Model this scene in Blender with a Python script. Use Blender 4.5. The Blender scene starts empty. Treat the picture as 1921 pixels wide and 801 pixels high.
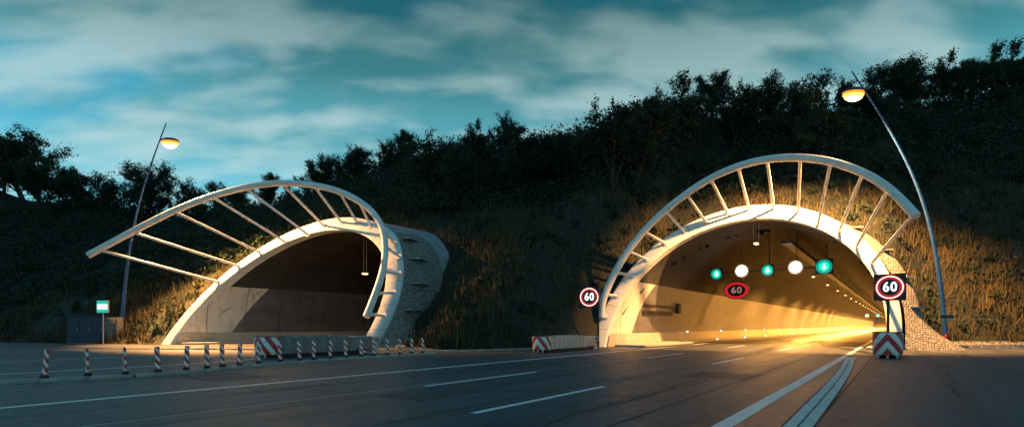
import bpy, math, random
import numpy as np
from mathutils import Vector
random.seed(7); rng = np.random.default_rng(7)
sc = bpy.context.scene
col = sc.collection

# ------------------------------------------------------------------ camera
FPX, IW, IH = 1000.0, 1921.0, 801.0
EYE, HOR, VPX = 1.45, 611.0, 1685.0
TH = math.atan2(VPX - IW / 2, FPX); S, C = math.sin(TH), math.cos(TH)
cd = bpy.data.cameras.new('camera'); cam = bpy.data.objects.new('camera', cd); col.objects.link(cam)
cam.location = (0, 0, EYE); cam.rotation_euler = (math.pi / 2, 0, TH)
cd.sensor_width = 36; cd.lens = 36 * FPX / IW; cd.shift_y = (HOR - IH / 2) / IW
cd.clip_start = 0.1; cd.clip_end = 5000
sc.camera = cam

# ------------------------------------------------------------------ sky (dusk, no sun above the horizon)
W = bpy.data.worlds.new('World'); sc.world = W; W.use_nodes = True
wt = W.node_tree; wt.nodes.clear()
def wn(t, **k):
    n = wt.nodes.new(t)
    for a, b in k.items(): setattr(n, a, b)
    return n
def wl(a, b): wt.links.new(a, b)
def wmath(op, a, b=None, clamp=False):
    n = wn('ShaderNodeMath', operation=op, use_clamp=clamp)
    for i, v in enumerate((a, b)):
        if v is None: continue
        if isinstance(v, (int, float)): n.inputs[i].default_value = v
        else: wl(v, n.inputs[i])
    return n.outputs[0]
def wmix(f, a, b):
    n = wn('ShaderNodeMix', data_type='RGBA')
    for s, v in ((n.inputs[0], f), (n.inputs[6], a), (n.inputs[7], b)):
        if isinstance(v, tuple): s.default_value = (*v, 1)
        elif isinstance(v, (int, float)): s.default_value = v
        else: wl(v, s)
    return n.outputs[2]
def wramp(f, stops):
    n = wn('ShaderNodeValToRGB'); e = n.color_ramp.elements; n.color_ramp.interpolation = 'EASE'
    while len(e) < len(stops): e.new(0.5)
    for el, (p, c) in zip(e, stops): el.position = p; el.color = (*c, 1)
    wl(f, n.inputs[0]); return n.outputs[0]
tc = wn('ShaderNodeTexCoord'); sp = wn('ShaderNodeSeparateXYZ'); wl(tc.outputs['Generated'], sp.inputs[0])
up = wmath('MAXIMUM', sp.outputs[2], 0.0)
den = wmath('ADD', up, 0.34)
cb = wn('ShaderNodeCombineXYZ')
wl(wmath('DIVIDE', sp.outputs[0], den), cb.inputs[0]); wl(wmath('DIVIDE', sp.outputs[1], den), cb.inputs[1])
mr = wn('ShaderNodeMapping'); wl(cb.outputs[0], mr.inputs[0]); mr.inputs['Rotation'].default_value = (0, 0, math.radians(-40))   # the bands of cloud lie across the valley
mp = wn('ShaderNodeMapping'); wl(mr.outputs[0], mp.inputs[0])
mp.inputs['Scale'].default_value = (1.05, 2.1, 1); mp.inputs['Location'].default_value = (2.3, 0.7, 0)
def wnoise(scale, det, rough, dist, off):
    m = wn('ShaderNodeMapping'); wl(mp.outputs[0], m.inputs[0]); m.inputs['Location'].default_value = off
    n = wn('ShaderNodeTexNoise'); wl(m.outputs[0], n.inputs['Vector'])
    n.inputs['Scale'].default_value = scale; n.inputs['Detail'].default_value = det
    n.inputs['Roughness'].default_value = rough; n.inputs['Distortion'].default_value = dist
    return n.outputs[0]
base = wramp(up, [(0.0, (.13, .64, .86)), (.20, (.11, .60, .82)), (.33, (.045, .36, .53)), (.48, (.004, .11, .155)), (1.0, (.008, .17, .44))])
deck = wramp(wnoise(1.25, 4, .5, .3, (3.1, 0, 0)), [(.28, (0, 0, 0)), (.48, (1, 1, 1))])
lit = wramp(wmath('ADD', wmath('MULTIPLY', wnoise(1.7, 3, .45, .2, (9.4, 4.4, 0)), .52), wmath('MULTIPLY', wnoise(4.2, 3, .45, .2, (1.3, 7.4, 0)), .48)), [(.42, (0, 0, 0)), (.60, (1, 1, 1))])
deckcol = wramp(up, [(0.0, (.18, .64, .80)), (.22, (.16, .52, .62)), (.33, (.09, .34, .39)), (.43, (.040, .19, .205)), (.54, (.016, .105, .118)), (1.0, (.02, .18, .36))])
c1 = wmix(wmath('MULTIPLY', deck, .8), base, deckcol)
lo = wramp(up, [(0.0, (1, 1, 1)), (.34, (.95, .95, .95)), (.52, (.42, .42, .42)), (1.0, (.3, .3, .3))])
c2 = wmix(wmath('MULTIPLY', wmath('MULTIPLY', lit, lo), .54), c1, (.58, .74, .71))
nis = wn('ShaderNodeTexSky', sky_type='NISHITA', sun_disc=False)
nis.sun_elevation = math.radians(-3.0); nis.sun_rotation = math.radians(-60)
bg = wn('ShaderNodeBackground'); wl(c2, bg.inputs[0]); bg.inputs[1].default_value = 0.92
bg2 = wn('ShaderNodeBackground'); wl(nis.outputs[0], bg2.inputs[0]); bg2.inputs[1].default_value = 0.10
ad = wn('ShaderNodeAddShader'); wl(bg.outputs[0], ad.inputs[0]); wl(bg2.outputs[0], ad.inputs[1])
wo = wn('ShaderNodeOutputWorld'); wl(ad.outputs[0], wo.inputs[0])
vs = sc.view_settings; vs.view_transform = 'Standard'; vs.look = 'None'; vs.exposure = 0.2; vs.gamma = 1.0; vs.use_curve_mapping = False

# lamp powers (their lights sit in the lamps' own builders below)
STREET_W = 72000.0; STREET_COL = (1.0, .47, .14)
TUNNEL_W = 12000.0; TUNNEL_COL = (1.0, .42, .07)

# ------------------------------------------------------------------ helpers
def ray(px, py):
    u, v = (px - IW / 2) / FPX, (HOR - py) / FPX
    return np.array([C * u - S, S * u + C, v])
def at(px, py, depth): return np.array([0, 0, EYE]) + ray(px, py) * depth
def pix(P):
    z = -S * P[0] + C * P[1]; return IW / 2 + FPX * (C * P[0] + S * P[1]) / z, HOR - FPX * (P[2] - EYE) / z
ORD = 'first second third fourth fifth sixth seventh eighth ninth tenth eleventh twelfth thirteenth fourteenth fifteenth sixteenth seventeenth eighteenth nineteenth twentieth'.split()
TENS = {2: 'twenty', 3: 'thirty', 4: 'forty', 5: 'fifty', 6: 'sixty'}
def nth(i):
    if i < 20: return ORD[i]
    n = i + 1
    if n % 10 == 0: return TENS[n // 10][:-1] + 'ieth'
    return TENS[n // 10] + '-' + ORD[n % 10 - 1]

def tag(o, label=None, cat=None, group=None, kind=None):
    for k, v in (('label', label), ('category', cat), ('group', group), ('kind', kind)):
        if v: o[k] = v
    return o
def empty(name, loc, rz=0.0):
    o = bpy.data.objects.new(name, None); col.objects.link(o); o.location = loc; o.rotation_euler = (0, 0, rz)
    o.empty_display_size = .2; return o
def link(name, me, mat=None, parent=None, loc=(0, 0, 0), rz=0.0):
    o = bpy.data.objects.new(name, me); col.objects.link(o); o.location = loc; o.rotation_euler = (0, 0, rz)
    if mat and not me.materials: me.materials.append(mat)
    if parent: o.parent = parent
    return o
class MB:
    def __init__(s): s.v, s.f, s.uv = [], [], []
    def add(s, vs, fs):
        n = len(s.v); s.v += [tuple(map(float, p)) for p in vs]; s.f += [tuple(i + n for i in q) for q in fs]; return s
    def box(s, c, d, rz=0.0, bev=0.0):
        x, y, z = (k / 2 for k in d); cz, sz = math.cos(rz), math.sin(rz)
        def T(a, b, e): return (c[0] + a * cz - b * sz, c[1] + a * sz + b * cz, c[2] + e)
        if bev <= 0:
            vs = [T(i * x, j * y, k * z) for k in (-1, 1) for j in (-1, 1) for i in (-1, 1)]
            return s.add(vs, [(0, 2, 3, 1), (4, 5, 7, 6), (0, 1, 5, 4), (2, 6, 7, 3), (0, 4, 6, 2), (1, 3, 7, 5)])
        b = bev; rings = []
        for (zz, o) in ((-z, b), (-z + b, 0), (z - b, 0), (z, b)):
            X, Y = x - o, y - o
            k = b if o == 0 else b * .6
            rings.append([T(-X + k, -Y, zz), T(X - k, -Y, zz), T(X, -Y + k, zz), T(X, Y - k, zz), T(X - k, Y, zz), T(-X + k, Y, zz), T(-X, Y - k, zz), T(-X, -Y + k, zz)])
        vs = [p for r in rings for p in r]; fs = []
        for r in range(3):
            for i in range(8): fs.append((r * 8 + i, r * 8 + (i + 1) % 8, r * 8 + 8 + (i + 1) % 8, r * 8 + 8 + i))
        fs += [tuple(range(7, -1, -1)), tuple(range(24, 32))]
        return s.add(vs, fs)
    def tube(s, pts, rad, n=10, caps=True):
        P = [Vector(p) for p in pts]; m = len(P)
        R = rad if hasattr(rad, '__len__') else [rad] * m
        vs, fs = [], []; ref = None
        for i in range(m):
            t = (P[min(i + 1, m - 1)] - P[max(i - 1, 0)]).normalized()
            if ref is None:
                ref = Vector((0, 0, 1)) if abs(t.z) < .9 else Vector((1, 0, 0))
            a = (ref - t * ref.dot(t)).normalized(); b = t.cross(a); ref = a
            for k in range(n):
                g = 2 * math.pi * k / n; vs.append(P[i] + (a * math.cos(g) + b * math.sin(g)) * R[i])
        for i in range(m - 1):
            for k in range(n): fs.append((i * n + k, i * n + (k + 1) % n, (i + 1) * n + (k + 1) % n, (i + 1) * n + k))
        if caps: fs += [tuple(range(n - 1, -1, -1)), tuple(range((m - 1) * n, m * n))]
        return s.add(vs, fs)
    def grid(s, rows, close=False):
        n = len(rows[0]); vs = [p for r in rows for p in r]; fs = []
        for i in range(len(rows) - 1):
            for j in range(n - 1): fs.append((i * n + j, i * n + j + 1, (i + 1) * n + j + 1, (i + 1) * n + j))
        return s.add(vs, fs)
    def disc(s, c, r0, r1, z=0.0, n=40, axis='y'):
        """flat annulus (r0=0: disc) facing -Y"""
        vs, fs = [], []
        for k in range(n):
            g = 2 * math.pi * k / n
            for r in (r0, r1): vs.append((c[0] + r * math.cos(g), c[1], c[2] + r * math.sin(g)))
        for k in range(n):
            a, b = 2 * k, 2 * ((k + 1) % n); fs.append((a, a + 1, b + 1, b))
        if r0 == 0: vs = [(c[0], c[1], c[2])] + [vs[2 * k + 1] for k in range(n)]; fs = [(0, 1 + k, 1 + (k + 1) % n) for k in range(n)]
        return s.add(vs, fs)
    def mesh(s, name, smooth=False):
        me = bpy.data.meshes.new(name); me.from_pydata(s.v, [], s.f); me.update()
        if smooth:
            me.polygons.foreach_set('use_smooth', [True] * len(me.polygons))
            try: me.set_sharp_from_angle(angle=math.radians(40))
            except Exception: pass
        return me
    def build(s, name, mat, parent=None, smooth=False, loc=(0, 0, 0), rz=0.0):
        return link(name, s.mesh(name, smooth), mat, parent, loc, rz)
def np_mesh(name, V, F, mat):
    me = bpy.data.meshes.new(name); k = F.shape[1]
    me.vertices.add(len(V)); me.vertices.foreach_set('co', V.astype(np.float32).ravel())
    me.loops.add(F.size); me.loops.foreach_set('vertex_index', F.astype(np.int32).ravel())
    me.polygons.add(len(F)); me.polygons.foreach_set('loop_start', np.arange(0, F.size, k, dtype=np.int32))
    me.update(calc_edges=True); me.materials.append(mat); return me

# ------------------------------------------------------------------ materials
class NT:
    def __init__(s, name):
        s.m = bpy.data.materials.new(name); s.m.use_nodes = True; s.t = s.m.node_tree; s.b = s.t.nodes['Principled BSDF']
        s.out = s.t.nodes['Material Output']
    def n(s, t, **k):
        q = s.t.nodes.new(t)
        for a, b in k.items(): setattr(q, a, b)
        return q
    def l(s, a, b): s.t.links.new(a, b)
    def obj(s, scale=(1, 1, 1), rot=(0, 0, 0)):
        c = s.n('ShaderNodeTexCoord'); m = s.n('ShaderNodeMapping'); s.l(c.outputs['Object'], m.inputs[0])
        m.inputs['Scale'].default_value = scale; m.inputs['Rotation'].default_value = rot; return m.outputs[0]
    def noise(s, vec, scale, det=4, rough=.55, dist=0):
        q = s.n('ShaderNodeTexNoise'); s.l(vec, q.inputs['Vector'])
        for k, v in (('Scale', scale), ('Detail', det), ('Roughness', rough), ('Distortion', dist)): q.inputs[k].default_value = v
        return q.outputs[0]
    def ramp(s, f, stops, interp='LINEAR'):
        q = s.n('ShaderNodeValToRGB'); e = q.color_ramp.elements; q.color_ramp.interpolation = interp
        while len(e) < len(stops): e.new(.5)
        for el, (p, c) in zip(e, stops): el.position = p; el.color = (*c, 1) if isinstance(c, tuple) else (c, c, c, 1)
        s.l(f, q.inputs[0]); return q.outputs[0]
    def math(s, op, a, b=None, clamp=False):
        q = s.n('ShaderNodeMath', operation=op, use_clamp=clamp)
        for i, v in enumerate((a, b)):
            if v is None: continue
            if isinstance(v, (int, float)): q.inputs[i].default_value = v
            else: s.l(v, q.inputs[i])
        return q.outputs[0]
    def mix(s, f, a, b, blend='MIX'):
        q = s.n('ShaderNodeMix', data_type='RGBA', blend_type=blend)
        for k, v in ((q.inputs[0], f), (q.inputs[6], a), (q.inputs[7], b)):
            if isinstance(v, tuple): k.default_value = (*v, 1)
            elif isinstance(v, (int, float)): k.default_value = v
            else: s.l(v, k)
        return q.outputs[2]
    def bump(s, h, strength=.3, dist=.02):
        q = s.n('ShaderNodeBump'); q.inputs['Strength'].default_value = strength; q.inputs['Distance'].default_value = dist
        s.l(h, q.inputs['Height']); s.l(q.outputs[0], s.b.inputs['Normal'])
    def set(s, color=None, rough=None, metal=None, spec=None):
        for key, v in (('Base Color', color), ('Roughness', rough), ('Metallic', metal), ('Specular IOR Level', spec)):
            if v is None: continue
            if isinstance(v, tuple): s.b.inputs[key].default_value = (*v, 1)
            elif isinstance(v, (int, float)): s.b.inputs[key].default_value = v
            else: s.l(v, s.b.inputs[key])
        return s.m
def worn(name, a, b, rough=.6, metal=0.0, scale=1.5, bump=.15, spec=.5, rvar=.12):
    q = NT(name); o = q.obj(); n1 = q.noise(o, scale, 6, .6); n2 = q.noise(o, scale * 9, 4, .6)
    q.set(q.mix(q.ramp(n1, [(.35, 0.0), (.68, 1.0)]), a, b), q.math('ADD', q.math('MULTIPLY', n2, rvar * 2), rough - rvar), metal, spec)
    if bump: q.bump(n2, bump, .01)
    return q.m
def emit(name, colr, strength):
    q = NT(name); q.set((.02, .02, .02), .5)
    q.b.inputs['Emission Color'].default_value = (*colr, 1); q.b.inputs['Emission Strength'].default_value = strength; return q.m

def asphalt(name, lo, hi, rough=.5):
    q = NT(name); o = q.obj()
    big = q.noise(o, .22, 5, .6); fine = q.noise(o, 26, 4, .8); mid = q.noise(o, 3.2, 5, .65)
    tr = q.noise(q.obj((.9, .05, 1)), 1.6, 4, .6)                      # wheel tracks run along the carriageway
    f = q.math('ADD', q.math('MULTIPLY', big, .45), q.math('ADD', q.math('MULTIPLY', tr, .35), q.math('MULTIPLY', mid, .2)))
    colr = q.mix(q.ramp(f, [(.40, 0.0), (.60, 1.0)]), lo, hi)
    colr = q.mix(q.math('MULTIPLY', q.ramp(fine, [(.42, 0.0), (.72, 1.0)]), .5), colr, (.12, .125, .135))
    st = q.noise(q.obj((1, .45, 1)), 1.4, 6, .7, .4)
    colr = q.mix(q.math('MULTIPLY', q.ramp(st, [(.56, 0.0), (.66, 1.0)]), .6), colr, (.014, .015, .017))
    sx = q.n('ShaderNodeSeparateXYZ'); q.l(o, sx.inputs[0])
    trk = q.math('SINE', q.math('MULTIPLY', q.math('ADD', sx.outputs[0], q.math('ADD', q.math('MULTIPLY', big, .5), 4.50)), 3.53))
    colr = q.mix(q.math('MULTIPLY', q.ramp(trk, [(.35, 0.0), (.95, 1.0)]), q.math('MULTIPLY', mid, .85)), colr, (.016, .018, .021))
    vo = q.n('ShaderNodeTexVoronoi', feature='DISTANCE_TO_EDGE'); 
    wv = q.n('ShaderNodeMix', data_type='VECTOR'); wv.inputs[0].default_value = .35
    nz = q.n('ShaderNodeTexNoise'); q.l(o, nz.inputs['Vector']); nz.inputs['Scale'].default_value = .8; nz.inputs['Detail'].default_value = 6
    q.l(o, wv.inputs[4]); q.l(nz.outputs[1], wv.inputs[5]); q.l(wv.outputs[1], vo.inputs['Vector']); vo.inputs['Scale'].default_value = .28
    crack = q.math('MULTIPLY', q.ramp(vo.outputs[0], [(0.0, 1.0), (.006, 0.0)]), q.ramp(mid, [(.5, 0.0), (.6, .8)]))
    colr = q.mix(crack, colr, (.012, .012, .013))
    q.set(colr, q.ramp(q.math('ADD', q.math('MULTIPLY', mid, .5), q.math('MULTIPLY', tr, .5)), [(.3, rough - .12), (.7, rough + .14)]), 0, .45)
    q.bump(fine, .35, .006); return q.m

def cobble():
    q = NT('cobble_facing'); o = q.obj((1, 1, 1)); 
    vo = q.n('ShaderNodeTexVoronoi', feature='DISTANCE_TO_EDGE'); q.l(o, vo.inputs['Vector']); vo.inputs['Scale'].default_value = 7.5; vo.inputs['Randomness'].default_value = .55
    v2 = q.n('ShaderNodeTexVoronoi'); q.l(o, v2.inputs['Vector']); v2.inputs['Scale'].default_value = 7.5; v2.inputs['Randomness'].default_value = .55
    hsv = q.n('ShaderNodeSeparateColor'); q.l(v2.outputs['Color'], hsv.inputs[0])
    stone = q.mix(hsv.outputs[0], (.20, .19, .17), (.42, .39, .34))
    joint = q.ramp(vo.outputs[0], [(.03, 1.0), (.10, 0.0)])
    q.set(q.mix(joint, stone, (.05, .048, .045)), .8, 0, .3)
    q.bump(q.ramp(vo.outputs[0], [(0.0, 0.0), (.22, 1.0)]), .9, .06); return q.m
def vault():
    q = NT('sooty_vault'); o = q.obj(); n1 = q.noise(q.obj((1, .25, 1)), .6, 6, .65); n2 = q.noise(o, 14, 4, .6)
    c = q.mix(q.ramp(n1, [(.35, 0.0), (.7, 1.0)]), (.028, .027, .028), (.060, .057, .056))
    w = q.n('ShaderNodeTexWave', wave_type='BANDS', bands_direction='Y'); q.l(o, w.inputs['Vector']); w.inputs['Scale'].default_value = .052
    q.set(q.mix(q.ramp(w.outputs[0], [(.0, .75), (.006, 0.0)]), c, (.02, .018, .016)), .75, 0, .3); q.bump(n2, .25, .01); return q.m
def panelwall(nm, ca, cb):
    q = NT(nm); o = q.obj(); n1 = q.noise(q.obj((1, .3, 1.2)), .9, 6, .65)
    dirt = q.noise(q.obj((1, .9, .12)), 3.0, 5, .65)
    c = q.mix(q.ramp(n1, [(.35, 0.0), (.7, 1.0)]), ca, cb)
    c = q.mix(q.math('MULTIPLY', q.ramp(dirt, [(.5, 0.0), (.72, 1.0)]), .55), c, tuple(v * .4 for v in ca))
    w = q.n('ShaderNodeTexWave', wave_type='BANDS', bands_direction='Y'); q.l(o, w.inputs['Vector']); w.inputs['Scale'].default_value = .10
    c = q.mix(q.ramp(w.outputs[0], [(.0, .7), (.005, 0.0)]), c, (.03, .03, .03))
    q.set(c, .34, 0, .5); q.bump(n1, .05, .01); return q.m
def white_ring():
    q = NT('white_painted_concrete'); o = q.obj(); n1 = q.noise(o, 1.1, 6, .65); run = q.noise(q.obj((1.6, 1.6, .18)), 2.2, 5, .6)
    c = q.mix(q.ramp(n1, [(.35, 0.0), (.7, 1.0)]), (.66, .65, .62), (.76, .755, .73))
    c = q.mix(q.math('MULTIPLY', q.ramp(run, [(.55, 0.0), (.72, 1.0)]), .4), c, (.36, .34, .31))
    sx = q.n('ShaderNodeSeparateXYZ'); q.l(o, sx.inputs[0])
    an = q.math('ARCTAN2', q.math('SUBTRACT', sx.outputs[2], 1.2), sx.outputs[0])
    j = q.math('ABSOLUTE', q.math('SUBTRACT', q.math('FRACT', q.math('ADD', q.math('MULTIPLY', an, 4.7746), .5)), .5))
    c = q.mix(q.ramp(j, [(.006, .75), (.012, 0.0)]), c, (.10, .095, .09))
    q.set(c, .62, 0, .35); q.bump(q.noise(o, 16, 4, .6), .18, .01); return q.m
def grassmat(name, a, b, c):
    q = NT(name); g = q.n('ShaderNodeNewGeometry'); n1 = q.n('ShaderNodeTexNoise'); q.l(g.outputs['Position'], n1.inputs['Vector'])
    n1.inputs['Scale'].default_value = .45; n1.inputs['Detail'].default_value = 6; n1.inputs['Roughness'].default_value = .65
    n2 = q.n('ShaderNodeTexNoise'); q.l(g.outputs['Position'], n2.inputs['Vector']); n2.inputs['Scale'].default_value = 5; n2.inputs['Detail'].default_value = 3
    cc = q.mix(q.ramp(n1.outputs[0], [(.35, 0.0), (.65, 1.0)]), a, b)
    q.set(q.mix(q.ramp(n2.outputs[0], [(.45, 0.0), (.7, 1.0)]), cc, c), .8, 0, .2); return q.m
def foliage(name, a, b):
    q = NT(name); oi = q.n('ShaderNodeObjectInfo'); g = q.n('ShaderNodeNewGeometry')
    n1 = q.n('ShaderNodeTexNoise'); q.l(g.outputs['Position'], n1.inputs['Vector']); n1.inputs['Scale'].default_value = .9; n1.inputs['Detail'].default_value = 3
    f = q.math('ADD', q.math('MULTIPLY', oi.outputs['Random'], .5), q.math('MULTIPLY', n1.outputs[0], .6))
    q.set(q.mix(f, a, b), .65, 0, .25)
    tr = q.n('ShaderNodeBsdfTranslucent'); tr.inputs[0].default_value = (b[0] * .8, b[1], b[2] * .5, 1)
    mx = q.n('ShaderNodeMixShader'); mx.inputs[0].default_value = .22
    q.l(q.b.outputs[0], mx.inputs[1]); q.l(tr.outputs[0], mx.inputs[2]); q.l(mx.outputs[0], q.out.inputs[0]); return q.m
def chevron():
    q = NT('red_white_chevron'); uv = q.n('ShaderNodeUVMap'); sp = q.n('ShaderNodeSeparateXYZ'); q.l(uv.outputs[0], sp.inputs[0])
    k = q.math('ADD', sp.outputs[1], q.math('MULTIPLY', q.math('ABSOLUTE', sp.outputs[0]), 1.25))
    st = q.math('LESS_THAN', q.math('FRACT', q.math('ADD', q.math('DIVIDE', k, .66), -.4545)), .5)
    o = q.obj(); d = q.noise(o, 4, 5, .65)
    c = q.mix(st, (.50, .018, .022), (.76, .74, .70))
    q.set(q.mix(q.math('MULTIPLY', q.ramp(d, [(.48, 0.0), (.75, 1.0)]), .5), c, (.16, .13, .12)), .42, 0, .5); return q.m
def stripes():
    q = NT('red_white_stripe'); sp = q.n('ShaderNodeSeparateXYZ'); c = q.n('ShaderNodeTexCoord'); q.l(c.outputs['Object'], sp.inputs[0])
    k = q.math('ADD', sp.outputs[2], q.math('MULTIPLY', sp.outputs[0], 1.2))
    st = q.math('GREATER_THAN', q.math('FRACT', q.math('DIVIDE', k, .24)), .5)
    d = q.noise(q.obj(), 9, 4, .6)
    cc = q.mix(st, (.58, .03, .025), (.76, .72, .68))
    q.set(q.mix(q.math('MULTIPLY', q.ramp(d, [(.5, 0.0), (.75, 1.0)]), .45), cc, (.22, .16, .13)), .45, 0, .4); return q.m

M = dict(
    asphalt=asphalt('asphalt', (.026, .030, .036), (.062, .067, .076), .50),
    asphalt2=asphalt('asphalt_lay_by', (.030, .034, .039), (.062, .066, .073), .58),
    asphalt3=asphalt('asphalt_patch', (.016, .018, .021), (.030, .033, .037), .62),
    earth=grassmat('earth', (.03, .032, .014), (.05, .042, .02), (.025, .03, .012)),
    slope=grassmat('slope_turf', (.020, .026, .020), (.036, .034, .022), (.018, .022, .017)),
    blades=grassmat('dry_grass', (.026, .032, .022), (.105, .076, .036), (.050, .050, .030)),
    leaf=foliage('leaf', (.018, .036, .022), (.035, .056, .03)),
    leaf2=foliage('leaf_dark', (.013, .028, .02), (.026, .044, .026)),
    bark=worn('bark', (.035, .028, .02), (.07, .055, .04), .85, 0, 6, .6),
    paint=worn('road_paint', (.80, .79, .76), (.64, .63, .60), .5, 0, 5, .1),
    paintold=worn('worn_road_paint', (.30, .30, .29), (.12, .12, .12), .6, 0, 6, .1),
    slab=worn('channel_slab', (.66, .63, .57), (.50, .48, .43), .7, 0, 4, .25),
    kerb=worn('kerb_concrete', (.36, .34, .30), (.24, .225, .20), .8, 0, 3, .35),
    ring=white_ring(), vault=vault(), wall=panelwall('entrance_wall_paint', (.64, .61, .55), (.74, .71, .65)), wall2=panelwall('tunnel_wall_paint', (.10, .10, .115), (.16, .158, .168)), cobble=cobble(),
    plinth=worn('plinth_concrete', (.45, .41, .35), (.34, .31, .26), .6, 0, 1.2, .2),
    shell=worn('shell_concrete', (.30, .31, .30), (.20, .21, .205), .8, 0, 1.0, .3),
    steelwhite=worn('white_painted_steel', (.74, .74, .73), (.60, .60, .585), .42, 0, 1.6, .06),
    galv=worn('galvanised_steel', (.46, .46, .455), (.36, .36, .355), .45, .35, 3, .06, rvar=.1),
    steeldark=worn('weathered_steel', (.20, .21, .22), (.13, .135, .14), .5, .3, 3, .08),
    mast=worn('blue_painted_mast', (.012, .055, .20), (.018, .07, .23), .35, .0, 3, .03),
    dark=worn('dark_metal', (.016, .017, .019), (.03, .03, .032), .5, .2, 4, .08),
    rubber=worn('black_rubber', (.014, .014, .014), (.028, .027, .026), .75, 0, 5, .2),
    red=worn('red_paint', (.34, .02, .02), (.22, .02, .02), .5, 0, 5, .1),
    blue=worn('blue_cabinet', (.008, .02, .05), (.012, .026, .06), .45, 0, 2, .05),
    grey=worn('grey_cabinet', (.17, .17, .17), (.12, .12, .12), .6, 0, 2, .1),
    tan=worn('tan_box', (.40, .30, .20), (.30, .22, .15), .6, 0, 3, .1),
    chevron=chevron(), stripes=stripes(),
    e_street=emit('lit_street_lamp', (1.0, .46, .08), 2.6), e_street_rim=emit('lit_lamp_rim', (1.0, .30, .02), 1.3), e_street_hot=emit('lit_lamp_hot', (1.0, .62, .25), 9.0), e_tunnel=emit('lit_tunnel_lamp', (1.0, .55, .16), 5.0),
    e_white=emit('lit_white', (1.0, .95, .86), 6.0), e_white2=emit('lit_led_white', (.92, .97, 1.0), 1.6),
    e_ring=emit('lit_ring_core', (1.0, .86, .78), 1.5), e_redring=emit('lit_red_ring', (1.0, .02, .03), .42),
    e_redrim=emit('reflected_red_rim', (1.0, .02, .04), .50), e_dim=emit('reflected_digits', (.75, .42, .38), .40),  # glow colours of the imitated sign reflection
    e_amber=emit('lit_amber_rim', (1.0, .55, .25), .7), e_green=emit('lit_green', (0.0, .92, .52), 1.2), e_green_bloom=emit('green_bloom_ring', (0.0, .50, .34), .62), e_core=emit('lit_green_core', (.75, 1.0, .92), 2.2),
    e_marker=emit('lit_marker', (.72, .86, 1.0), 4.0), e_sign=emit('lit_sign_white', (.55, .90, 1.0), .95), e_signg=emit('lit_sign_green', (0.0, .62, .45), .8),
)

# ------------------------------------------------------------------ tunnel section
R0, ZC, KL, SK, BV = 7.888, 1.201, .682, .36, 1.029
def sec(o, th):
    s_ = math.sin(th); return (R0 + o) * math.cos(th), ZC + (R0 + o) * s_ * (BV if s_ > 0 else 1)
def th0(o): return -math.asin(ZC / (R0 + o))
def th_at(o, z):
    k = (z - ZC) / (R0 + o); return math.asin(k / BV if k > 0 else k)
def cut(x, z): return KL * z + SK * x
def off_of(x, z):          # radial offset of a point from the inner face
    zz = (z - ZC); zz = np.where(zz > 0, zz / BV, zz); return np.hypot(x, zz) - R0
PORT = {'right': (-8.476, 36.032), 'left': (-37.799, 20.603)}

# ------------------------------------------------------------------ terrain
TX = np.array([-220, -140, -75, -60, -46, -30.5, -27, -24, -21, -19, -16.6, -8, -.5, .6, 2.2, 12, 40, 100, 200.])
TY = np.array([-40, -18, 8, 13, 17.6, 24.6, 25.0, 24.0, 23.2, 26.5, 33.0, 35.5, 39.0, 42.5, 45.4, 52.5, 70, 100, 150.])
def toe(x): return np.interp(x, TX, TY)
def vnoise(x, y, seed=0):
    out = 0
    r = np.random.default_rng(seed)
    for k in range(9):
        a, b, p = r.uniform(-1, 1, 3); q = .10 * 1.45 ** k
        out = out + np.sin(x * a * q * 2 + y * b * q * 2 + p * 9) / (1.2 ** k)
    return out / 3
def terrain(x, y):
    x = np.asarray(x, float); y = np.asarray(y, float)
    d = y - toe(x)
    dd = np.maximum(d, 0)
    z = np.where(dd < 16, .74 * dd, 11.84 + .60 * (dd - 16))
    z = np.where(dd > 42, 27.44 - .10 * np.minimum(dd - 42, 40), z)
    z = np.where(dd < 2.5, .74 * dd * (.45 + .55 * dd / 2.5), z)
    mul = np.interp(x, [-140, -114, -95, -83, -73, -60, -45, -20, 0, 12, 25], [1.0, .78, .66, .70, .77, .87, .95, 1.0, 1.02, 1.12, 1.2])
    z = z * mul + vnoise(x, y, 3) * np.clip(dd / 12, 0, 1) * .9
    return np.where(d < 0, d * .5 - .02, z)
def spaced(a, b, lo, hi, fine, coarse):
    xs = [lo]
    while xs[-1] < hi:
        x = xs[-1]; dist = max(a - x, x - b, 0); xs.append(x + min(coarse, fine + dist * .12))
    return np.array(xs)
xs = spaced(-70, 16, -220, 200, .45, 8); ys = spaced(16, 62, -45, 260, .45, 8)
GX, GY = np.meshgrid(xs, ys, indexing='ij'); GZ = terrain(GX, GY)
keepv = GY - toe(GX) > -1.2
inside = np.zeros_like(keepv)
for cx, cy in PORT.values():
    inside |= (off_of(GX - cx, GZ) < .35)
V = np.stack([GX, GY, GZ], -1).reshape(-1, 3)
nx, ny = GX.shape; idx = np.arange(nx * ny).reshape(nx, ny)
kk = keepv[:-1, :-1] & keepv[1:, :-1] & keepv[:-1, 1:] & keepv[1:, 1:]
ii = inside[:-1, :-1] & inside[1:, :-1] & inside[:-1, 1:] & inside[1:, 1:]
F = np.stack([idx[:-1, :-1], idx[1:, :-1], idx[1:, 1:], idx[:-1, 1:]], -1)[kk & ~ii]
me = np_mesh('hillside', V, F, M['slope']); me.polygons.foreach_set('use_smooth', [True] * len(F))
tag(link('hillside', me), 'grassy hillside rising above the two tunnel mouths', None, None, 'structure')

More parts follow.
